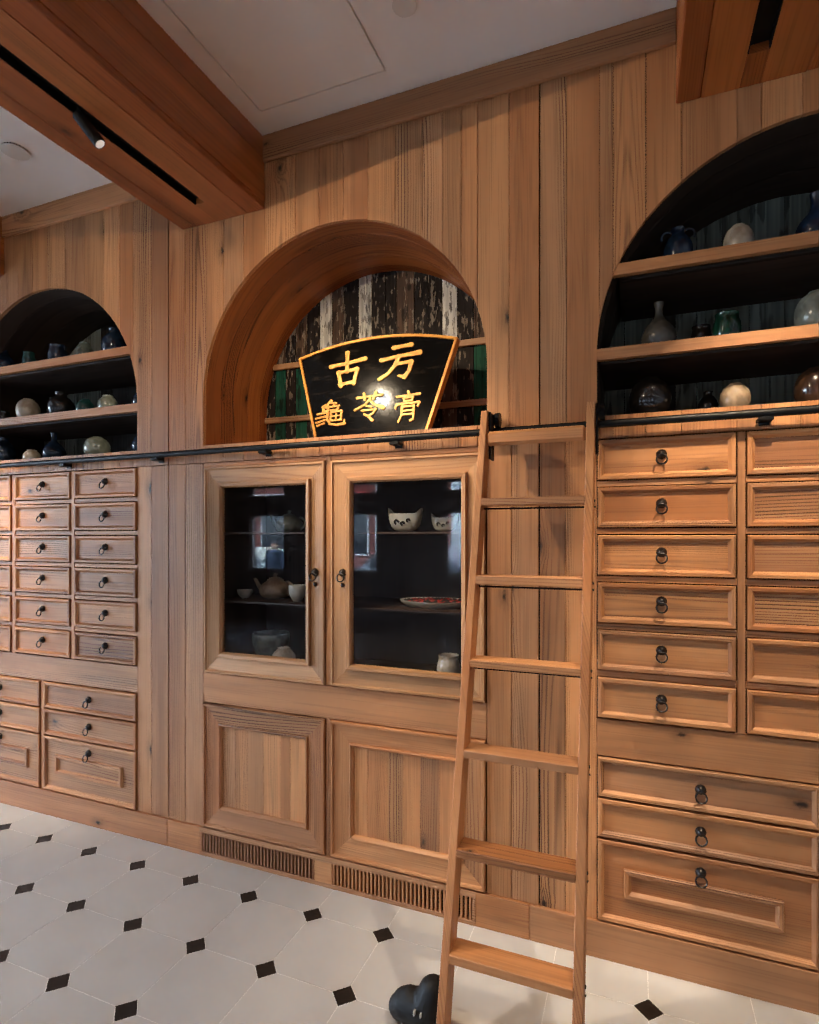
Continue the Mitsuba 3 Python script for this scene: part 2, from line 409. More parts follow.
for z in (2.588, 2.280):
    w = math.sqrt(max(RA ** 2 - max(z - SPRING, 0) ** 2, 0))
    put('batten', M().box(ARCH['centre'] - w, ARCH['centre'] + w, DEEP - 0.018, DEEP + .001, z - 0.016, z + 0.016, 0, .002).ply('oak_light'), 'wall_back')
for nm in ('left', 'right'):
    cx = ARCH[nm]; ap2 = arch_poly(cx)
    x = cx - RA
    while x < cx + RA:
        w = 0.085 + 0.05 * rng.random()
        g = sbox(x + .0015, 2.0, x + w - .0015, 3.1).intersection(ap2)
        if g.area > 1e-4:
            put('back_board', M().poly(g, DEEP + 0.004 * rng.random(), DEEP + 0.02, 2).ply('grey_board'), 'wall_back')
        x += w

# crown boards and baseboards
t = thing('trim_1', kind='structure')
CR = [(-3.53, -2.161), (-1.658, 0.133), (0.633, XR), (XL, -4.03)]
for a, b in CR:
    put('crown_board', M().box(a, b, -0.02, 0.0, 3.391, CEIL, 0, .0025).ply('oak'), t)
t = thing('baseboard_back', kind='structure')
for a, b in ((XL, -4.6), (-4.6, -2.254), (-2.254, -2.045), (-0.615, -0.396), (-0.396, 2.2), (2.2, XR)):
    put('board', M().box(a + .0006, b - .0006, -0.012, 0.02, 0, 0.139, 0, .002).ply('oak'), t)
def vent(x0, x1):
    v = put('vent_grille', M().box(x0, x1, 0.006, 0.02, 0.02, 0.114).ply('shadow_gap'), t, 'dark slotted ventilation grille in the oak baseboard')
    n, vs = int(round((x1 - x0) / 0.019)), seed()
    for i in range(n):
        xx = x0 + (i + .5) * (x1 - x0) / n
        put('bar', M().box(xx - .0046, xx + .0046, -0.0105, 0.008, 0.019, 0.115, 2, sd=vs).ply('oak'), v)
for a, b, z0, z1 in ((-2.045, -0.615, 0, 0.0195), (-2.045, -0.615, 0.1145, 0.139), (-2.045, -2.028, .0195, .1145), (-1.378, -1.287, .0195, .1145), (-0.629, -0.615, .0195, .1145)):
    put('board', M().box(a, b, -0.012, 0.02, z0, z1, 0, .001).ply('oak'), t)
vent(-2.028, -1.378); vent(-1.287, -0.629)

# ceiling beams with recessed tracks
def beam(x0, x1, sx, sw, label, y_end=-0.15):
    b = thing('ceiling_beam', label, 'beam', 'cedar ceiling beams')
    zb, y0, y1 = 3.172, YF + .02, -0.001
    put('bottom_board', M().box(x0, x0 + .08, y0, y1, zb, zb + .03, 1, .004).ply('cedar'), b)
    put('bottom_board', M().box(x0 + .081, sx, y0, y1, zb + .001, zb + .03, 1).ply('cedar'), b)
    put('bottom_board', M().box(sx, sx + sw, y_end, y1, zb + .001, zb + .03, 1).ply('cedar'), b)
    put('bottom_board', M().box(sx + sw, x1 - .1, y0, y1, zb + .001, zb + .03, 1).ply('cedar'), b)
    put('bottom_board', M().box(x1 - .099, x1, y0, y1, zb, zb + .03, 1, .004).ply('cedar'), b)
    zs = [zb + .031, zb + .125, zb + .24, CEIL]
    for xa in (x0, x1 - .025):
        for i in range(3):
            o = .002 * (i % 2)
            put('side_board', M().box(xa + o, xa + .025 - o, y0, y1, zs[i] + .0007, zs[i + 1] - .0007, 1, .0015).ply('cedar'), b)
    put('track', M().box(sx, sx + .004, y0, y_end, zb + .003, zb + .03).box(sx + sw - .004, sx + sw, y0, y_end, zb + .003, zb + .03)
        .box(sx, sx + sw, y0, y_end, zb + .03, zb + .034).ply('black_metal'), b, 'black recessed lighting track')
    return b
beam(-2.161, -1.658, -1.945, 0.058, 'reddish cedar box beam crossing the ceiling left of the central arch, a spotlight in its track')
beam(0.133, 0.633, 0.335, 0.066, 'dark cedar beam end above the right arched niche, black slot in its underside')
beam(-4.03, -3.53, -3.81, 0.058, 'sliver of cedar beam at the left edge beyond the left arched niche')

# spotlights
def lamp(base, tip, target, power, label, cut=27, inner=14, tint=WARM):
    base, tip = np.array(base, float), np.array(tip, float)
    k = thing('spotlight', label, 'spotlight', 'black cylinder spotlights on the ceiling tracks')
    d = (tip - base) / np.linalg.norm(tip - base)
    put('body', M().tube([base, base + d * .004, tip - d * .003, tip], [.018, .022, .022, .0215], 20).ply('black_metal', 35), k)
    put('stem', M().tube([[base[0], base[1], 3.20], base + d * .03], .008, 10).ply('black_metal', 35), k)
    a = np.cross(d, [0, 0, 1.0]); a /= np.linalg.norm(a); bb = np.cross(d, a)
    c = tip + d * .0006
    v = [c] + [c + .018 * (math.cos(g) * a + math.sin(g) * bb) for g in np.arange(20) * math.pi / 10]
    f = np.array([[0, 1 + i, 1 + (i + 1) % 20] for i in range(20)])
    if np.dot(np.cross(np.array(v[1]) - v[0], np.array(v[2]) - v[0]), d) < 0: f = f[:, ::-1]
    put('lens', {**M().add(v, f).ply('white_paint'), 'emitter': {'type': 'area', 'sampling_weight': 0.05, 'radiance': {'type': 'rgb', 'value': [float(q) for q in LENS * np.array([1.0, .93, .84])]}}}, k, 'glowing round lens')
    o = c + d * .003
    scene[k + '_light'] = {'type': 'spot', 'to_world': T().look_at(origin=o.tolist(), target=list(target), up=[0.1, 0.3, 1]),
        'intensity': {'type': 'rgb', 'value': [float(q) for q in tint * power * SPOT]}, 'sampling_weight': 3.0, 'cutoff_angle': float(cut), 'beam_width': float(inner)}
LENS = 0.5
def aim(x, y, target, power, label='unseen black cylinder spotlight on a ceiling track, out of the frame, some added as fill', **k):
    b = np.array([x, y, 3.17]); d = np.array(target) - b; d /= np.linalg.norm(d)
    lamp(b, b + d * .13, target, power, label, **k)
lamp((-1.93, -0.775, 3.17), (-1.86, -0.738, 3.065), (-0.70, -0.15, 1.45), 15, 'short black cylinder spotlight hanging from the track of the left beam', 24, 15)
aim(-1.916, -1.38, (-1.25, 0.1, 2.2), 8, cut=24)
aim(0.368, -0.80, (0.45, 0.0, 1.50), 16, cut=26)
aim(-3.78, -0.85, (-3.75, 0.0, 1.30), 17, cut=24)
aim(-1.916, -2.0, (-1.5, -1.0, 0.0), 11, cut=36, inner=20, tint=np.array([1, .9, .78]))
aim(0.368, -1.02, (-0.35, -0.45, 0.4), 9, cut=18, inner=12)
aim(-1.916, -2.5, (-0.75, 0.0, 2.70), 7.5, cut=34, inner=14)  # added unseen lamp, a wash that brightens the upper planks and central niche
aim(-1.916, -2.3, (-2.75, 0.0, 2.65), 4.5, cut=30, inner=10)  # second added wash, lifts the upper wall left of the beam
aim(0.368, -1.5, (-1.95, 0.25, 2.45), 9, cut=15, inner=8)
for bx_ in (-3.78, -1.916, 0.368):  # unseen fill lamps, added so floor bounce lifts the ambient light
    aim(bx_, -3.6, (bx_ + .3, -3.8, 0), 3, cut=50, inner=35)

# detectors
def disc(x, y, r, label, h=.014):
    k = thing('smoke_detector', label, 'smoke detector')
    put('cover', M().lathe([(0.0, -h), (r * .9, -h), (r, -h * .8), (r, -.005), (0.0, -.005)], (x, y, CEIL - .0002), 32).ply('white_paint', 30), k)
    put('base_ring', M().lathe([(0, -.005), (r * .95, -.005), (r * .95, 0), (0, 0)], (x, y, CEIL - .0002), 32).ply('shadow_gap', 30), k, 'dark ring painted as the shade in the gap behind the cover')  # dark disc stands in for the shade around the cover
disc(-2.86, -0.385, .062, 'white round disc on the ceiling left of the big beam')
disc(-0.775, -0.39, .045, 'white round cover on the ceiling beside the access hatch', .010)

# ------------------------------------------------------------------ handles
def ring_pull_mesh(big=1.0):
    m = M()
    pr = [(0, -.0)]
    dome = [(.0175, 0.0), (.0185, .003), (.0165, .007), (.0135, .013), (.009, .018), (.005, .0205), (0.0, .021)]
    m2 = M().lathe(dome, seg=18)
    v = m2.v[0][:, [0, 2, 1]] * [1, -1, 1]
    m.add(v, m2.f[0], uv=m2.uv[0])
    g = np.linspace(0, 2 * math.pi, 25)
    pts = [[.0180 * math.sin(t), -.021 - .006 * (1 - math.cos(t)) * .6, -.021 + .0180 * math.cos(t)] for t in g]
    m.tube(pts, .0030, 6, cap=False)
    return m.ply('old_iron', 40)
RING = ring_pull_mesh()
def ring(parent, x, z, y=0.004):
    put('ring_pull', tf(RING, T().translate([x, y, z])), parent, 'dark iron ring pull')

# ------------------------------------------------------------------ drawer banks
PROF = [(0, .022), (0, -.005), (.003, -.009), (.014, -.009), (.024, .0035), (.024, .008)]
def drawer(cab, x0, x1, z0, z1, rx, rz, inner=None):
    d = put('drawer', M().frame(x0 + .003, x1 - .003, z0 + .003, z1 - .003, PROF).ply('oak'), cab)
    put('panel', M().box(x0 + .02, x1 - .02, .004, .02, z0 + .02, z1 - .02, 0).ply('oak'), d)
    if inner:
        a, b, c, e = inner
        put('moulding', M().frame(a, b, c, e, [(0, .005), (0.002, -.004), (.006, -.009), (.018, -.009), (.028, .0035), (.028, .006)]).ply('oak'), d)
    ring(d, rx, rz + .018, 0.004 if not inner else 0.0035)
def bank(x0, x1, name_l, cols):
    cab = thing('drawer_cabinet', name_l, 'cabinet', 'built-in drawer cabinets')
    put('case', M().box(x0, x1, .03, DEEP, .14, STRIP - .004, 2).ply('shadow_gap'), cab)
    w = (x1 - x0 - 2 * .0285) / 3
    for i in range(cols[0], cols[1]):
        a = x0 + i * (w + .0285)
        for k in range(6):
            t_ = 1.970 - .1803 * k
            drawer(cab, a, a + w, t_ - .157, t_, a + w / 2 - ((.008 if i == 0 else -.016) if x0 > -1 else .0), t_ - .157 / 2 - .006)
            if k < 5:
                put('cross_rail', M().box(a, a + w, .002, .03, t_ - .1795, t_ - .1578, 0, .001).ply('oak'), cab)
        if i < 2:
            put('divider', M().box(a + w + .002, a + w + .0265, -.001, .03, .909, STRIP - .003, 2, .001).ply('oak'), cab)
    put('cross_board', M().box(x0, x1, .001, .03, .768, .9075, 0, .001).ply('oak'), cab)
    h = (x1 - x0 - .027) / 2
    for i in range(2):
        a = x0 + i * (h + .027)
        if a > 0.3: pass
        rx = a + h / 2
        if x0 > -1 and i == 0: rx = .214
        drawer(cab, a, a + h, .612, .765, rx, .674)
        drawer(cab, a, a + h, .458, .609, rx, .523)
        drawer(cab, a, a + h, .142, .455, rx, .376, (a + .095, a + h - .105, .243, .354))
        if i == 0:
            put('divider', M().box(a + h + .002, a + h + .025, .0, .03, .142, .768, 2, .001).ply('oak'), cab)
bank(-3.936, -2.474, 'built-in oak drawer cabinet with ring pulls under the left arched niche', (0, 3))
bank(-0.141, 1.321, 'built-in oak drawer cabinet with ring pulls right of the ladder', (0, 3))

# ------------------------------------------------------------------ central display cabinet
cab = thing('display_cabinet', 'built-in oak cabinet with two glazed doors over two panelled doors under the central arch', 'cabinet')
xa, xb = -2.032, -0.572
put('case', M().box(xa, xa + .015, .03, DEEP, .16, 1.955, 2).box(xb - .015, xb, .03, DEEP, .16, 1.955, 2).box(xa, xb, DEEP - .02, DEEP, .16, 1.955, 2)
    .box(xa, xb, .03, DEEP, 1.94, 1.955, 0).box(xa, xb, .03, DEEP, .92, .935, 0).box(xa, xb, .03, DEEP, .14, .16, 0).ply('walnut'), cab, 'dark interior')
put('cross_board', M().box(xa, xb, .002, .03, .768, .9165, 0, .001).ply('oak'), cab)
put('top_rail', M().box(xa, xb, .004, .03, 1.9505, STRIP - .001, 0, .001).ply('oak'), cab)
put('post', M().box(-1.3225, -1.3005, .0, .03, .92, STRIP - .002, 2, .001).ply('oak'), cab)
put('post', M().box(-1.3225, -1.3005, .0, .03, .142, .766, 2, .001).ply('oak'), cab)
GP = [(0, .026), (0, -.006), (.003, -.012), (.011, -.012), (.0155, -.003), (.080, .006), (.080, -.010), (.083, -.013), (.098, -.010), (.104, .002), (.104, .022)]
def knob_plate(d, x, z):
    put('ring_pull', tf(RING, T().translate([x, .001, z])), d, 'dark iron ring pull')
    m2 = M().lathe([(.009, 0), (.010, .004), (.007, .010), (0, .012)], seg=16)
    m = M().add(m2.v[0][:, [0, 2, 1]] * [1, -1, 1], m2.f[0], uv=m2.uv[0])
    put('key_knob', tf(m.ply('old_iron', 40), T().translate([x, .001, z - .056])), d, 'small dark key knob')
for x0, x1, hx in ((-2.022, -1.325, -1.380), (-1.298, -0.574, -1.236)):
    d = put('door', M().frame(x0 + .002, x1 - .002, .921, 1.948, GP).ply('oak_light'), cab, 'glazed door with mitred oak frame')
    put('glass', M().box(x0 + .10, x1 - .10, .0145, .0146, 1.02, 1.85).ply('glass'), d)
    scene[list(scene)[-1]] = mikit.ply((np.array([[x0 + .1, .014, 1.02], [x1 - .1, .014, 1.02], [x1 - .1, .014, 1.85], [x0 + .1, .014, 1.85]]), np.array([[0, 1, 2], [0, 2, 3]])), 'glass')
    knob_plate(d, hx, 1.437)
LP = [(0, .026), (0, -.006), (.003, -.012), (.012, -.012), (.017, -.002), (.094, .004), (.095, -.005), (.100, -.007), (.110, .004), (.113, .013), (.113, .018)]
for x0, x1 in ((-2.031, -1.325), (-1.298, -0.573)):
    d = put('panel_door', M().frame(x0 + .002, x1 - .002, .145, .764, LP).ply('oak'), cab, 'panelled door with mitred oak frame')
    n = 6; q0, q1 = x0 + .108, x1 - .108
    e = np.linspace(q0, q1, n + 1) + np.concatenate([[0], np.array([rng.uniform(-.02, .02) for _ in range(n - 1)]), [0]])
    for i in range(n):
        put('plank', M().box(e[i] + .0003, e[i + 1] - .0003, .0125 + .0006 * (i % 2), .024, .25, .66, 2).ply('oak'), d)
# glass shelves inside the cabinet
def gshelf(z, label):
    m = M().box(xa + .02, xb - .02, .06, DEEP - .03, z - .008, z, 0)
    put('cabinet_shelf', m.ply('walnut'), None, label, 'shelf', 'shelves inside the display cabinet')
gshelf(1.622, 'upper dark shelf behind the glass doors, ceramic pots on it')
gshelf(1.275, 'lower dark shelf behind the glass doors, cups and a beaded tray on it')

# ------------------------------------------------------------------ ceramics
def prof_jar(kind, h, r):
    if kind == 'round':
        a = [(0, 0), (.5, 0), (.72, .06), (.95, .28), (1, .48), (.93, .70), (.7, .88), (.42, .95), (.38, 1.0), (.34, .98), (.3, .9)]
    elif kind == 'bottle':
        a = [(0, 0), (.62, 0), (.8, .06), (1, .25), (.97, .38), (.72, .53), (.35, .65), (.22, .74), (.20, .88), (.3, .97), (.3, 1.0), (.22, .98), (.18, .85)]
    elif kind == 'jug':
        a = [(0, 0), (.6, 0), (.82, .08), (1, .35), (.96, .58), (.7, .76), (.42, .84), (.40, .94), (.5, 1.0), (.44, .99), (.36, .86)]
    elif kind == 'pot':
        a = [(0, 0), (.6, 0), (.85, .1), (1, .45), (.95, .7), (.82, .82), (.8, .92), (.86, 1.0), (.8, .99), (.72, .85), (.7, .5), (0, .1)]
    elif kind == 'bowl':
        a = [(0, 0), (.45, 0), (.5, .08), (.8, .3), (.96, .65), (1, .9), (.95, 1.0), (.88, .95), (.7, .4), (0, .15)]
    else:  # squat
        a = [(0, 0), (.6, 0), (.9, .15), (1, .42), (.9, .7), (.6, .88), (.5, .92), (.52, 1.0), (.45, .98), (.4, .85)]
    q = np.array(a, float)
    t = np.linspace(0, len(q) - 1, 3 * len(q) - 2)
    x = np.interp(t, np.arange(len(q)), q[:, 0]); z = np.interp(t, np.arange(len(q)), q[:, 1])
    xs, zs = x.copy(), z.copy()
    for _ in range(2):
        xs[1:-1] = .25 * xs[:-2] + .5 * xs[1:-1] + .25 * xs[2:]; zs[1:-1] = .25 * zs[:-2] + .5 * zs[1:-1] + .25 * zs[2:]
    return [(max(a_, 0) * r, b_ * h) for a_, b_ in zip(xs, zs)]
def jar(name, kind, x, y, z, h, d, gl, label, cat='jar', group=None, handles=False):
    m = M().lathe(prof_jar(kind, h, d / 2), (x, y, z + .0003), 28)
    if not handles:
        return put(name, m.ply('glaze_' + gl, 55), None, label, cat, group)
    k = thing(name, label, cat, group)
    put('body', m.ply('glaze_' + gl, 55), k)
    for s in (-1, 1):
        g = np.linspace(-.5, 2.2, 9)
        pts = [[x + s * (d * .36 + .02 * math.cos(t)), y, z + h * .82 + .022 * math.sin(t)] for t in g]
        put('handle', M().tube(pts, .0045, 8).ply('glaze_' + gl, 55), k)
    return k
S1, S2, S0 = 2.628, 2.315, LEDGE
JY = .15
JARS = [
 ('bottle', 'bottle', -3.76, S1, .207, .13, 'navy', 'navy glazed bottle at the left end of the left niche\'s top shelf', 'bottle'),
 ('pot', 'pot', -3.535, S1, .125, .078, 'teal', 'small teal pot on the left niche\'s top shelf', 'pot'),
 ('eared_pot', 'pot', -3.276, S1, .135, .115, 'navy', 'dark navy pot with two ears on the left niche\'s top shelf', 'pot'),
 ('bowl', 'squat', -3.051, S1, .125, .104, 'greygreen', 'grey-green rounded pot on the left niche\'s top shelf', 'pot'),
 ('jar', 'jug', -2.81, S1, .174, .140, 'navy', 'shiny dark blue jar at the right end of the left niche\'s top shelf', 'jar'),
 ('pot', 'pot', -3.774, S2, .086, .08, 'black', 'low dark pot at the left edge of the left niche\'s middle shelf', 'pot'),
 ('jar', 'round', -3.544, S2, .149, .135, 'white', 'round off-white jar on the left niche\'s middle shelf', 'jar'),
 ('jug', 'jug', -3.25, S2, .160, .150, 'black', 'black jug with short neck on the left niche\'s middle shelf', 'jug'),
 ('bowl', 'squat', -3.047, S2, .101, .104, 'teal', 'low teal green pot on the left niche\'s middle shelf', 'pot'),
 ('jar', 'squat', -2.861, S2, .107, .114, 'pale', 'pale grey squat jar on the left niche\'s middle shelf', 'jar'),
 ('bottle', 'bottle', -2.60, S2, .165, .105, 'navy', 'dark blue bottle at the right end of the left niche\'s middle shelf', 'bottle'),
 ('jar', 'jug', -3.77, S0, .174, .13, 'navy', 'dark jar at the left edge of the left niche\'s ledge', 'jar'),
 ('bowl', 'squat', -3.508, S0, .082, .104, 'white', 'low off-white lidded bowl on the left niche\'s ledge', 'bowl'),
 ('bottle', 'bottle', -3.311, S0, .177, .130, 'navy', 'shiny navy bottle with narrow neck on the left niche\'s ledge', 'bottle'),
 ('jar', 'round', -2.949, S0, .127, .145, 'pale', 'round grey jar on the left niche\'s ledge', 'jar'),
 ('bottle', 'bottle', -2.60, S0, .180, .11, 'navy', 'dark blue bottle at the right end of the left niche\'s ledge', 'bottle'),
 ('eared_jar', 'jug', .149, 2.632, .160, .108, 'navy', 'dark jar with two ears on the right niche\'s top shelf', 'jar'),
 ('jar', 'round', .354, 2.632, .133, .105, 'white', 'round off-white jar on the right niche\'s top shelf', 'jar'),
 ('bottle', 'bottle', .597, 2.632, .200, .128, 'navy', 'dark bottle with slim neck at the right edge of the top shelf', 'bottle'),
 ('bottle', 'bottle', .081, 2.318, .200, .130, 'charcoal', 'grey-brown bottle with slim neck on the right niche\'s lower shelf', 'bottle'),
 ('pot', 'pot', .239, 2.318, .118, .080, 'black', 'black pot behind the green one on the right niche\'s lower shelf', 'pot'),
 ('pot', 'pot', .316, 2.318, .121, .098, 'green', 'glossy dark green pot on the right niche\'s lower shelf', 'pot'),
 ('jar', 'round', .60, 2.318, .160, .140, 'pale', 'grey round jar at the right edge of the lower shelf', 'jar'),
 ('jar', 'round', .049, S0, .166, .156, 'black', 'black glossy round jar on the right niche\'s ledge', 'jar'),
 ('jug', 'jug', .263, S0, .115, .075, 'black', 'black jug in shade left of the beige jar', 'jug'),
 ('jar', 'round', .343, S0, .115, .105, 'beige', 'round beige jar on the right niche\'s ledge', 'jar'),
 ('jar', 'round', .596, S0, .145, .134, 'brown', 'dark brown round jar at the right edge of the ledge', 'jar'),
]
for nm, kd, x, z, h, d, gl, lb, cat in JARS:
    yy = JY + (.10 if 'behind' in lb or 'in shade' in lb else 0)
    jar(nm, kd, x, yy, z, h, d, gl, lb, cat, 'ceramics in the arched niches', 'ear' in nm)

# shelves in the side niches
def shelf(cx, z, label):
    k = thing('shelf', label, 'shelf', 'oak-fronted shelves in the arched niches')
    w0 = math.sqrt(max(RA ** 2 - max(z - SPRING, 0) ** 2, 0)); w1 = math.sqrt(max(RA ** 2 - max(z - .043 - SPRING, 0) ** 2, 0))
    if z - .043 < SPRING: w1 = RA
    pg = Polygon([(cx - w1, z - .043), (cx + w1, z - .043), (cx + w0, z), (cx - w0, z)])
    put('front_edge', M().poly(pg, 0.004, .03, 0).ply('oak'), k, 'pale oak front edge')
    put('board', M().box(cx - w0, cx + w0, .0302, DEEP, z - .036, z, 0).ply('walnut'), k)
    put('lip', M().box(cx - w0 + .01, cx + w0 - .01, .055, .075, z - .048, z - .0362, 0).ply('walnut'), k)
shelf(ARCH['left'], S1, 'upper shelf of dark and oak wood in the left arched niche')
shelf(ARCH['left'], S2, 'lower shelf of dark and oak wood in the left arched niche')
shelf(ARCH['right'], 2.632, 'upper shelf of dark and oak wood in the right arched niche')
shelf(ARCH['right'], 2.318, 'lower shelf of dark and oak wood in the right arched niche')

# ceramics behind the glass
def teapot(x, y, z, s, gl, label):
    k = thing('teapot', label, 'teapot')
    put('body', M().lathe(prof_jar('squat', .10 * s, .085 * s), (x, y, z + .0003)).ply('glaze_' + gl, 50), k)
    put('lid', M().lathe([(.044 * s, .095 * s), (.03 * s, .108 * s), (.01 * s, .113 * s), (.008 * s, .12 * s), (.012 * s, .128 * s), (0, .134 * s)], (x, y, z)).ply('glaze_' + gl, 50), k)
    put('spout', M().tube([[x - .06 * s, y, z + .04 * s], [x - .10 * s, y, z + .055 * s], [x - .13 * s, y, z + .10 * s]], [.018 * s, .013 * s, .008 * s], 10).ply('glaze_' + gl, 50), k)
    put('handle', M().tube([[x + (.06 + .05 * math.sin(t)) * s, y, z + (.055 - .035 * math.cos(t)) * s] for t in np.linspace(.3, 2.9, 9)], .007 * s, 8).ply('glaze_' + gl, 50), k)
teapot(-1.72, .30, 1.622, .9, 'pale', 'pale teapot on the upper shelf behind the left glass door')
teapot(-1.78, .26, 1.275, 1.0, 'beige', 'beige teapot on the lower shelf behind the left glass door')
jar('cup', 'bowl', -1.58, .16, 1.275, .085, .09, 'porcelain', 'white cup beside the handle side of the left glass door', 'cup')
jar('cup', 'bowl', -1.93, .20, 1.275, .045, .08, 'porcelain', 'low white cup at the left of the shelf behind the left glass door', 'cup')
jar('saucer', 'bowl', -1.58, .31, 1.275, .03, .16, 'beige', 'shallow beige dish near the white cup behind the left glass door', 'dish')
jar('jar', 'squat', -1.66, .16, .935, .105, .125, 'white', 'cream squat jar on the cabinet floor behind the left glass door', 'jar')
jar('jar', 'pot', -.785, .16, .935, .135, .11, 'white', 'cream jar on the cabinet floor behind the right glass door', 'jar')
jar('bowl', 'bowl', -1.80, .25, .935, .16, .20, 'greygreen', 'grey bowl low behind the left glass door', 'bowl')
def eared_bowl(x, y, z, w, label):
    k = thing('eared_bowl', label, 'bowl', None)
    v, f = [], []
    nu, nv = 28, 9
    for j in range(nv):
        t_ = j / (nv - 1)
        rr = math.sin(t_ * math.pi / 2) ** .7
        for i in range(nu):
            g = 2 * math.pi * i / nu
            ear = max(0, abs(math.cos(g)) - .75) / .25
            v.append([x + w / 2 * rr * math.cos(g), y + w * .28 * rr * math.sin(g), z + .0005 + w * (.5 * t_ ** 2.0 + .16 * ear * t_ ** 3)])
    for j in range(nv - 1):
        for i in range(nu):
            q = [j * nu + i, j * nu + (i + 1) % nu, (j + 1) * nu + (i + 1) % nu, (j + 1) * nu + i]
            f += [[q[0], q[1], q[2]], [q[0], q[2], q[3]]]
    put('body', M().add(v, f).ply('glaze_porcelain', True), k)
    for cx_, cz, r in ((-.16, .26, .075), (.02, .22, .06), (.18, .3, .05)):
        pts = []
        for t_ in np.linspace(0, 4.6, 14):
            px, pz = cx_ + r * (1 - t_ / 9) * math.cos(t_), cz + r * (1 - t_ / 9) * math.sin(t_)
            tt = math.sqrt(max(pz / .5, .01)); rr = math.sin(tt * math.pi / 2) ** .7
            yy = -.28 * math.sqrt(max(rr ** 2 - (2 * px) ** 2, .01))
            pts.append([x + w * px, y + w * yy - .001, z + w * pz])
        put('ink_scroll', M().tube(pts, .0045 * w / .17, 6).ply('rubber', True), k, 'black painted scroll')
eared_bowl(-1.00, .17, 1.622, .17, 'white bowl with pointed ears and black scrolls behind the right glass door')
eared_bowl(-.82, .21, 1.622, .13, 'smaller white bowl with black scrolls near the right edge of the right glass door')
k = thing('beaded_tray', 'pale oval tray filled with dark and red beads behind the right glass door', 'tray')
m = M().lathe([(0, 0), (.14, 0), (.17, .018), (.176, .03), (.168, .03), (.14, .012), (0, .010)], seg=36)
m.v[0] = m.v[0] * [1, .7, 1] + [-.87, .235, 1.2753]
put('dish', m.ply('glaze_porcelain', 40), k)
mr, mb = M(), M()
for i in range(150):
    g, rr = i * 2.39996, .15 * math.sqrt((i + .5) / 150)
    s = trimesh.creation.icosphere(1, .008); s.apply_translation([-.87 + rr * math.cos(g), .235 + .7 * rr * math.sin(g), 1.299])
    (mr if rng.random() < .3 else mb).tm(s)
put('red_bead', mr.ply('red_paint', True), k, 'red beads', kind='stuff')
put('dark_bead', mb.ply('rubber', True), k, 'dark beads', kind='stuff')

# ------------------------------------------------------------------ signboard
k = thing('signboard', 'black lacquer fan-shaped signboard with gold Chinese characters on the ledge of the central arch', 'sign')
def fan(off=0.0, H=.50):
    cx = -1.185; wb, wt = .29, .425
    pts = [(cx - wb, 0), (cx + wb, 0), (cx + wt, H - .045)]
    for t_ in np.linspace(1, -1, 25)[1:-1]:
        pts.append((cx + wt * t_, H - .045 + .062 * (1 - t_ * t_)))
    pts.append((cx - wt, H - .045))
    return Polygon(pts).buffer(off, join_style=2)
TILT = math.radians(7.5)
def sign_place(sh):
    return tf(sh, T().translate([0, .165, LEDGE + .001]).rotate([1, 0, 0], -math.degrees(TILT)))
put('board', sign_place(M().poly(fan(-.004), 0.0, .03).ply('lacquer')), k)
rim = fan().difference(fan(-.013)).buffer(0)
put('gilt_rim', sign_place(M().poly(rim, -.008, .034).ply('gold')), k, 'raised gold rim')
def stroke(pts, w0, w1=None):
    w1 = w0 if w1 is None else w1
    p = np.array(pts, float); n = 7
    t_ = np.linspace(0, len(p) - 1, (len(p) - 1) * n + 1)
    q = np.stack([np.interp(t_, np.arange(len(p)), p[:, i]) for i in (0, 1)], 1)
    ws = np.interp(t_, [0, (len(p) - 1)], [w0, w1])
    ws = .86 * ws * (1 + .3 * np.abs(np.linspace(-1, 1, len(ws))) ** 3)
    cs = [shapely.Point(*a).buffer(b / 2, 6) for a, b in zip(q, ws)]
    return unary_union([unary_union([a, b]).convex_hull for a, b in zip(cs[:-1], cs[1:])])
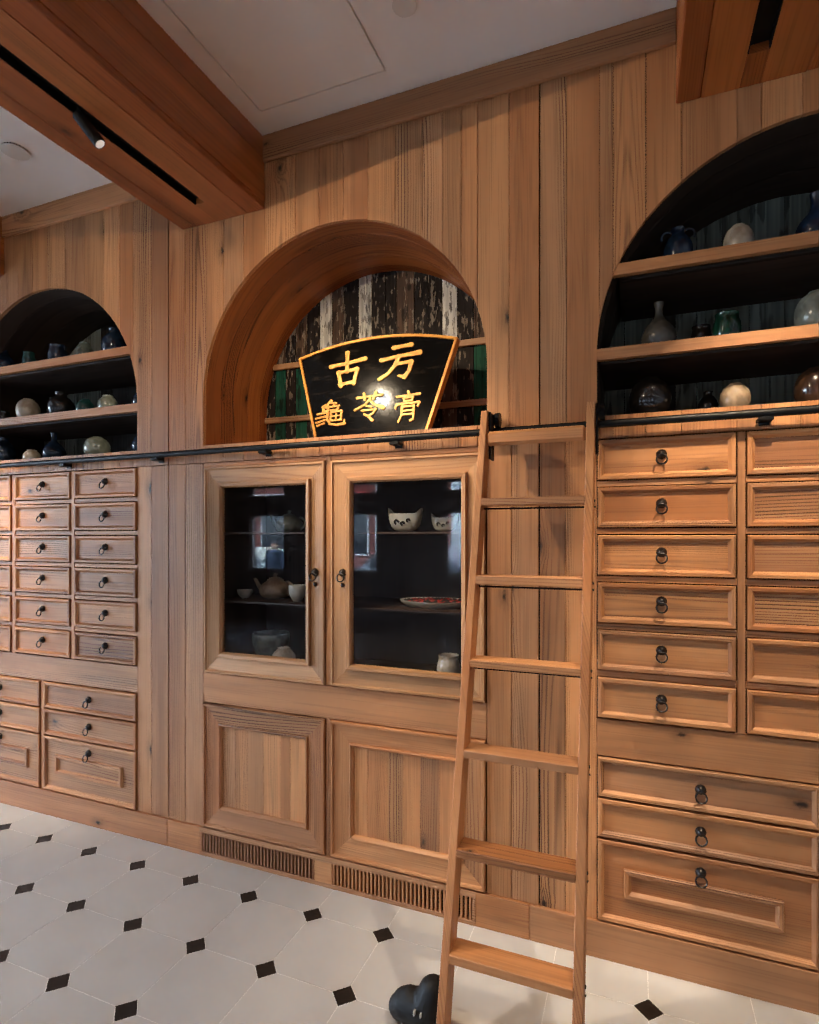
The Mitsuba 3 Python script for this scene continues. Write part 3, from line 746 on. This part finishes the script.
GLYPH = {
 'old': [([(.0, .64), (.45, .68), (1.0, .76)], .12), ([(.47, 1.0), (.49, .44)], .12), ([(.24, .42), (.76, .48)], .11), ([(.24, .44), (.33, .03)], .12), ([(.78, .48), (.70, .06)], .13, .11), ([(.3, .07), (.72, .11)], .11)],
 'way': [([(.34, .93), (.78, .96)], .12), ([(.02, .60), (.5, .66), (1.0, .70)], .11, .14), ([(.48, .66), (.40, .42), (.22, .18), (.0, .04)], .12, .10), ([(.40, .44), (.80, .46)], .11), ([(.80, .46), (.76, .2), (.64, .02)], .12, .11), ([(.64, .04), (.5, .08)], .11, .06)],
 'turtle': [([(.5, 1.0), (.38, .88), (.22, .8)], .09, .06), ([(.42, .92), (.68, .9), (.6, .8)], .08), ([(.22, .76), (.78, .78)], .08), ([(.24, .76), (.24, .62)], .08), ([(.78, .78), (.74, .64)], .08), ([(.24, .63), (.74, .65)], .07), ([(.05, .52), (.34, .56)], .08), ([(.0, .36), (.34, .42)], .08), ([(.02, .2), (.32, .28)], .08), ([(.06, .08), (.3, .16)], .07),
   ([(.40, .8), (.40, .3), (.5, .12), (.75, .06), (1.0, .1)], .09, .11), ([(1.0, .1), (1.0, .24)], .1, .05), ([(.52, .56), (.88, .58)], .08), ([(.52, .56), (.52, .24)], .08), ([(.88, .58), (.88, .24)], .08), ([(.52, .24), (.88, .25)], .08), ([(.52, .40), (.88, .41)], .06), ([(.70, .57), (.70, .24)], .06)],
 'herb': [([(.06, .84), (.94, .88)], .09), ([(.3, .98), (.34, .76)], .09), ([(.72, 1.0), (.66, .77)], .09), ([(.52, .76), (.36, .58), (.0, .40)], .10, .08), ([(.50, .74), (.7, .54), (1.0, .42)], .09, .13), ([(.42, .52), (.58, .48)], .08), ([(.26, .36), (.74, .38)], .08), ([(.74, .38), (.66, .24), (.48, .14)], .09, .07), ([(.36, .22), (.5, .14), (.64, .0)], .09, .11)],
 'paste': [([(.5, 1.0), (.54, .92)], .1), ([(.06, .86), (.96, .90)], .08), ([(.32, .80), (.70, .81)], .07), ([(.32, .80), (.35, .69)], .07), ([(.70, .81), (.66, .70)], .07), ([(.34, .69), (.67, .70)], .07), ([(.06, .60), (.96, .62)], .08), ([(.06, .60), (.02, .48)], .08), ([(.96, .62), (.90, .50)], .08),
   ([(.28, .50), (.74, .51)], .08), ([(.28, .50), (.26, .2), (.16, .0)], .09, .07), ([(.74, .51), (.74, .06), (.62, .02)], .09, .07), ([(.28, .36), (.73, .37)], .07), ([(.28, .23), (.73, .24)], .07)],
}
for g, x, z, w, h in (('old', -1.322, 2.432, .188, .172), ('way', -1.045, 2.44, .2, .168), ('turtle', -1.402, 2.214, .16, .135), ('herb', -1.193, 2.234, .15, .138), ('paste', -.992, 2.216, .128, .142)):
    hh = (z - LEDGE) / math.cos(TILT) - .01
    pg = unary_union([stroke(*s) for s in GLYPH[g]])
    pg = shapely.affinity.affine_transform(pg, [w, 0, 0, h, x - w / 2, hh - h / 2]).simplify(.0006)
    put('character', sign_place(M().poly(pg, -.007, .001).ply('gold')), k, 'raised gold Chinese character')

# ------------------------------------------------------------------ rail and ladder
k = thing('ladder_rail', 'long black round steel rail running along the wall below the arches', 'rail')
put('tube', M().tube([[-5.2, -.042, 2.021], [2.0, -.042, 2.021]], .0142, 16).ply('black_metal', 40), k)
for x in (-3.66, -2.98, -2.303, -1.636, -.96, -.291, .41, 1.08):
    put('bracket', M().box(x - .026, x + .020, -.052, -.0, 1.994, 2.007, 0, .003).box(x - .014, x + .014, -.050, -.034, 2.005, 2.012, 0, .002).box(x - .016, x + .016, -.006, 0.0015, 1.985, 2.02, 0, .001).ply('black_metal'), k)
k = thing('library_ladder', 'pale oak library ladder with flat treads leaning on the black rail', 'ladder')
SL, ZT = .274, 2.088
def front(z): return -.13 - SL * (ZT - z)
DEP = .074
ax = np.array([0, -SL, -1.0]); ax /= np.linalg.norm(ax)
for x0, x1 in ((-.561, -.534), (-.168, -.139)):
    zt, zb, c = ZT, 0.0, .0025
    v = []
    sec = [(x0 + c, 0), (x1 - c, 0), (x1, c), (x1, DEP - c), (x1 - c, DEP), (x0 + c, DEP), (x0, DEP - c), (x0, c)]
    hx = DEP * math.sqrt(1 + SL * SL)
    for z in (zb, zt):
        for sx_, sd_ in sec:
            v.append([sx_, front(z) + sd_ / DEP * hx, z])
    f = []
    for i in range(8):
        j = (i + 1) % 8
        f += [[i, j, 8 + j], [i, 8 + j, 8 + i]]
    for i in range(1, 7): f += [[0, i + 1, i], [8, 8 + i, 9 + i]]
    put('stile', M().add(v, f, 2).ply('oak'), k)
TR = [(1.743, 1.715), (1.461, 1.430), (1.176, 1.150), (.891, .865), (.602, .575), (.319, .290)]
for z1, z0 in TR:
    yf = front(z0)
    put('tread', M().box(-.535, -.167, yf + .002, yf + .088, z0, z1, 0, .0025).ply('oak'), k)
    put('tie_rod', M().tube([[-.566, yf + .045, z0 - .010], [-.134, yf + .045, z0 - .010]], .0032, 8).ply('black_metal', 40), k)
    for xx, s in ((-.563, -1), (-.137, 1)):
        put('screw', M().tube([[xx - s * .006, yf + .05, z0 + .012], [xx + s * .002, yf + .05, z0 + .012]], .005, 10).ply('black_metal', 40), k)
yf = front(1.975)
put('top_rail', M().box(-.535, -.167, yf + .004, yf + .03, 1.947, 2.003, 0, .012).ply('oak'), k)
for xc in (-.519, -.156):
    s = 1 if xc < -.3 else -1
    x0 = -.5335 if s > 0 else -.1385
    m = M().box(x0, x0 + .008, -.120, -.060, 1.90, 2.085, 2, .003).box(x0, x0 + .008, -.075, -.026, 2.046, 2.085, 1, .003)
    g = M().tube([[x0 + .009, -.042, 2.0645], [x0 + .028, -.042, 2.0645]], .029, 24)
    put('roller_bracket', m.ply('black_metal'), k, 'black steel roller bracket')
    put('roller', g.ply('black_metal', 40), k, 'black wheel riding on the rail')

# black bag on the floor
def blob(spec, edge=.012):
    parts = []
    for (p, r), (q, s) in spec:
        pts = []
        for c, rr in ((p, r), (q, s)):
            a = trimesh.creation.icosphere(2, rr).vertices + np.array(c); pts.append(a)
        parts.append(manifold3d.Manifold.hull_points(np.vstack(pts)))
    b = manifold3d.Manifold.batch_boolean(parts, manifold3d.OpType.Add).refine_to_length(edge)
    mm = b.to_mesh()
    t_ = trimesh.Trimesh(mm.vert_properties[:, :3], mm.tri_verts, process=True)
    trimesh.smoothing.filter_taubin(t_, iterations=12)
    return t_
k = thing('bag', 'black soft leather bag on the tiles beside the ladder foot', 'bag')
bag = blob([(((-.60, -.54, .06), .06), ((-.585, -.54, .115), .05)), (((-.68, -.54, .05), .05), ((-.61, -.54, .055), .06)), (((-.70, -.54, .04), .04), ((-.665, -.54, .068), .042))])
bag.apply_translation([-.028, 0, -bag.bounds[0][2] + .0005])
put('body', mikit.ply(bag, 'leather', True), k)
for dx in (0, .022):
    put('buckle', M().box(-.660 + dx, -.654 + dx, -.603, -.588, .078, .092, 0, .001).ply('grey_metal'), k, 'small bright metal buckle')

# ------------------------------------------------------------------ the room behind the camera
WX = [(-7.05, -6.245), (-5.10, -4.30), (-3.03, -2.22), (-.95, -.14), (1.1, 1.9)]
holes = [sbox(a, z0, b, z1) for a, b in WX for z0, z1 in ((.96, 2.03), (2.37, 2.57))]
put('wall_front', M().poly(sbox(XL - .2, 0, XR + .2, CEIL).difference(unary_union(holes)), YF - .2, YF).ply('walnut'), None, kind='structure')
n = 0
for a, b in WX:
    for z0, z1 in ((.96, 2.03), (2.37, 2.57)):
        n += 1
        w = thing(f'window_{n}', kind='structure')
        put('window_frame', M().frame(a, b, z0, z1, [(0, YF - .12), (0, YF - .07), (.03, YF - .07), (.03, YF - .12)]).ply('white_paint'), w)
        put('pane', mikit.ply((np.array([[a, YF - .1, z0], [b, YF - .1, z0], [b, YF - .1, z1], [a, YF - .1, z1]]), np.array([[0, 1, 2], [0, 2, 3]])), 'glass'), w)
lw = sbox(YF - .2, 0, .6, CEIL).difference(unary_union([sbox(-4.3, .4, -1.5, 2.85)]))
m = M().poly(lw, 0, .2); m.v = [np.stack([XL - v[:, 1], v[:, 0], v[:, 2]], 1) for v in m.v]
put('wall_left', m.ply('plaster'), None, kind='structure')
put('wall_right', M().box(XR, XR + .2, YF - .2, .6, 0, CEIL).ply('plaster'), None, kind='structure')
for y0, y1 in ((-4.3, -1.5),):
    n += 1
    w = thing(f'window_{n}', kind='structure')
    put('pane', mikit.ply((np.array([[XL - .1, y0, .4], [XL - .1, y1, .4], [XL - .1, y1, 2.85], [XL - .1, y0, 2.85]]), np.array([[0, 1, 2], [0, 2, 3]])), 'glass'), w)
put('column', M().box(-1.33, -.99, YF + .02, YF + .3, 0, CEIL, 2, .01).ply('grey_metal'), None, 'pale grey column mirrored in the right glass door', 'column')
kk = thing('jar_rack', 'dark wooden rack of small pale jars mirrored in the right glass door', 'rack')
for z in (.77, .99, 1.29, 1.62, 1.87): put('board', M().box(-2.15, -1.35, YF + .02, YF + .22, z - .04, z, 0).ply('walnut'), kk)
for x in (-2.17, -1.36): put('upright', M().box(x, x + .02, YF + .02, YF + .22, 0, 2.2, 2).ply('walnut'), kk)
sm = M().lathe(prof_jar('pot', .10, .04), (0, 0, 0), 14).ply('cream_paper', 50)
for z in (.99, 1.29, 1.62, 1.87):
    for i in range(6):
        put('rack_jar', tf(sm, T().translate([-2.07 + .125 * i, YF + .13, z + .0003])), None, 'small cream jar on the mirrored rack', 'jar', 'small cream jars on the mirrored rack')

# street outside
put('pavement', M().box(-40, 30, -40, YF - .25, -.3, -.15).ply('concrete'), None, 'grey pavement and street outside the windows', 'pavement', kind='structure')
f = thing('street_facade', 'red brick building across the street, mirrored in the glass doors', 'building')
put('wall', M().box(-34, 16, -22.4, -22, -.15, 11).ply('far_brick'), f)
for i in range(13):
    put('pilaster', M().box(-33.5 + 3.7 * i, -33.0 + 3.7 * i, -22, -21.75, -.15, 11).ply('white_paint'), f)
put('cornice', M().box(-34, 16, -22, -21.6, 4.2, 4.7).ply('white_paint'), f)
for i in range(12):
    w = put('window', M().box(-32.6 + 3.7 * i, -30.2 + 3.7 * i, -22.02, -21.9, .7, 3.2).ply('white_paint'), f)
    put('pane', M().box(-32.5 + 3.7 * i, -30.3 + 3.7 * i, -21.92, -21.88, .8, 3.1).ply('dark_glass'), w)
    put('awning', M().box(-32.7 + 3.7 * i, -30.1 + 3.7 * i, -21.9, -21.3, 3.2, 3.7).ply('red_paint' if i % 2 else 'white_paint'), f)
def car(x, y, mat, label):
    k = thing('car', label, 'car')
    pf = Polygon([(-2.1, .28), (-2.15, .62), (-1.95, .85), (-1.2, .93), (-.65, 1.4), (.75, 1.42), (1.5, .98), (2.1, .88), (2.15, .35), (2.05, .28)]).buffer(.06).buffer(-.03)
    hood = Polygon([(-2.1, .28), (-2.15, .62), (-1.95, .85), (-1.2, .93), (1.5, .98), (2.1, .88), (2.15, .35), (2.05, .28)]).buffer(.03)
    put('body', M().poly(shapely.affinity.translate(hood, x, -.15), y - .88, y + .88).ply(mat), k)
    m = M().poly(shapely.affinity.translate(pf, x, -.15), y - .74, y + .74)
    put('cabin', m.ply(mat), k)
    gl = Polygon([(-1.02, .96), (-.58, 1.33), (.05, 1.35), (.05, .96)]); g2 = Polygon([(.12, .96), (.12, 1.35), (.7, 1.35), (1.3, .98)])
    for g in (gl, g2):
        put('window', M().poly(shapely.affinity.translate(g, x, -.15), y + .70, y + .75).ply('dark_glass'), k)
    for wx in (-1.35, 1.35):
        put('wheel', M().tube([[x + wx, y + .66, .165], [x + wx, y + .9, .165]], .315, 24).ply('rubber', 40), k)
        put('wheel', M().tube([[x + wx, y - .66, .165], [x + wx, y - .9, .165]], .315, 24).ply('rubber', 40), k)
car(-10.9, -11.6, 'car_white', 'white car parked outside, mirrored in the left glass door')
car(-5.4, -11.6, 'car_silver', 'pale silver car parked outside, mirrored in the right glass door')
# a passer-by on the pavement
def person(x, y):
    k = thing('person', 'person in dark clothing standing outside, mirrored in the left glass door', 'person')
    z = -.15; P = lambda a, b, c: (x + a, y + b, z + c)
    body = blob([((P(0, 0, .92), .13), (P(0, 0, 1.10), .12)), ((P(0, 0, 1.1), .12), (P(0, 0, 1.30), .13)), ((P(-.15, 0, 1.33), .065), (P(.15, 0, 1.33), .065)), ((P(0, 0, 1.36), .055), (P(0, .01, 1.48), .05)), ((P(0, .0, 1.54), .088), (P(0, .02, 1.49), .07)),
        ((P(0, .09, 1.515), .012), (P(0, .1, 1.50), .014)), ((P(-.085, .0, 1.53), .015), (P(-.085, .0, 1.51), .013)), ((P(.085, .0, 1.53), .015), (P(.085, .0, 1.51), .013)),
        *[q for s in (-1, 1) for q in [((P(s * .08, 0, .9), .085), (P(s * .09, .01, .48), .06)), ((P(s * .09, .01, .48), .058), (P(s * .1, -.01, .07), .042)), ((P(s * .1, -.03, .04), .04), (P(s * .11, .14, .03), .03)),
           ((P(s * .18, 0, 1.32), .06), (P(s * .23, .0, 1.05), .046)), ((P(s * .23, .0, 1.05), .044), (P(s * .24, .06, .83), .034)), ((P(s * .24, .06, .83), .03), (P(s * .24, .08, .75), .026))]]], .03)
    put('body', mikit.ply(body, 'skin', True), k)
    jk = blob([((P(0, 0, .90), .15), (P(0, 0, 1.28), .15)), ((P(-.16, 0, 1.335), .075), (P(.16, 0, 1.335), .075)), *[q for s in (-1, 1) for q in [((P(s * .18, 0, 1.32), .075), (P(s * .235, .0, 1.05), .06)), ((P(s * .235, .0, 1.05), .058), (P(s * .24, .05, .86), .048))]]], .03)
    put('jacket', mikit.ply(jk, 'cloth_blue', True), k, 'dark blue jacket')
    tr = blob([((P(s * .08, 0, .9), .10), (P(s * .09, .01, .48), .075)) for s in (-1, 1)] + [((P(s * .09, .01, .48), .072), (P(s * .1, -.01, .1), .06)) for s in (-1, 1)], .03)
    put('trousers', mikit.ply(tr, 'cloth_dark', True), k, 'dark trousers')
    hr = blob([((P(0, -.02, 1.575), .092), (P(0, -.035, 1.52), .085))], .03)
    put('hair', mikit.ply(hr, 'hair', True), k, 'short black hair')
person(-8.62, -10.0)
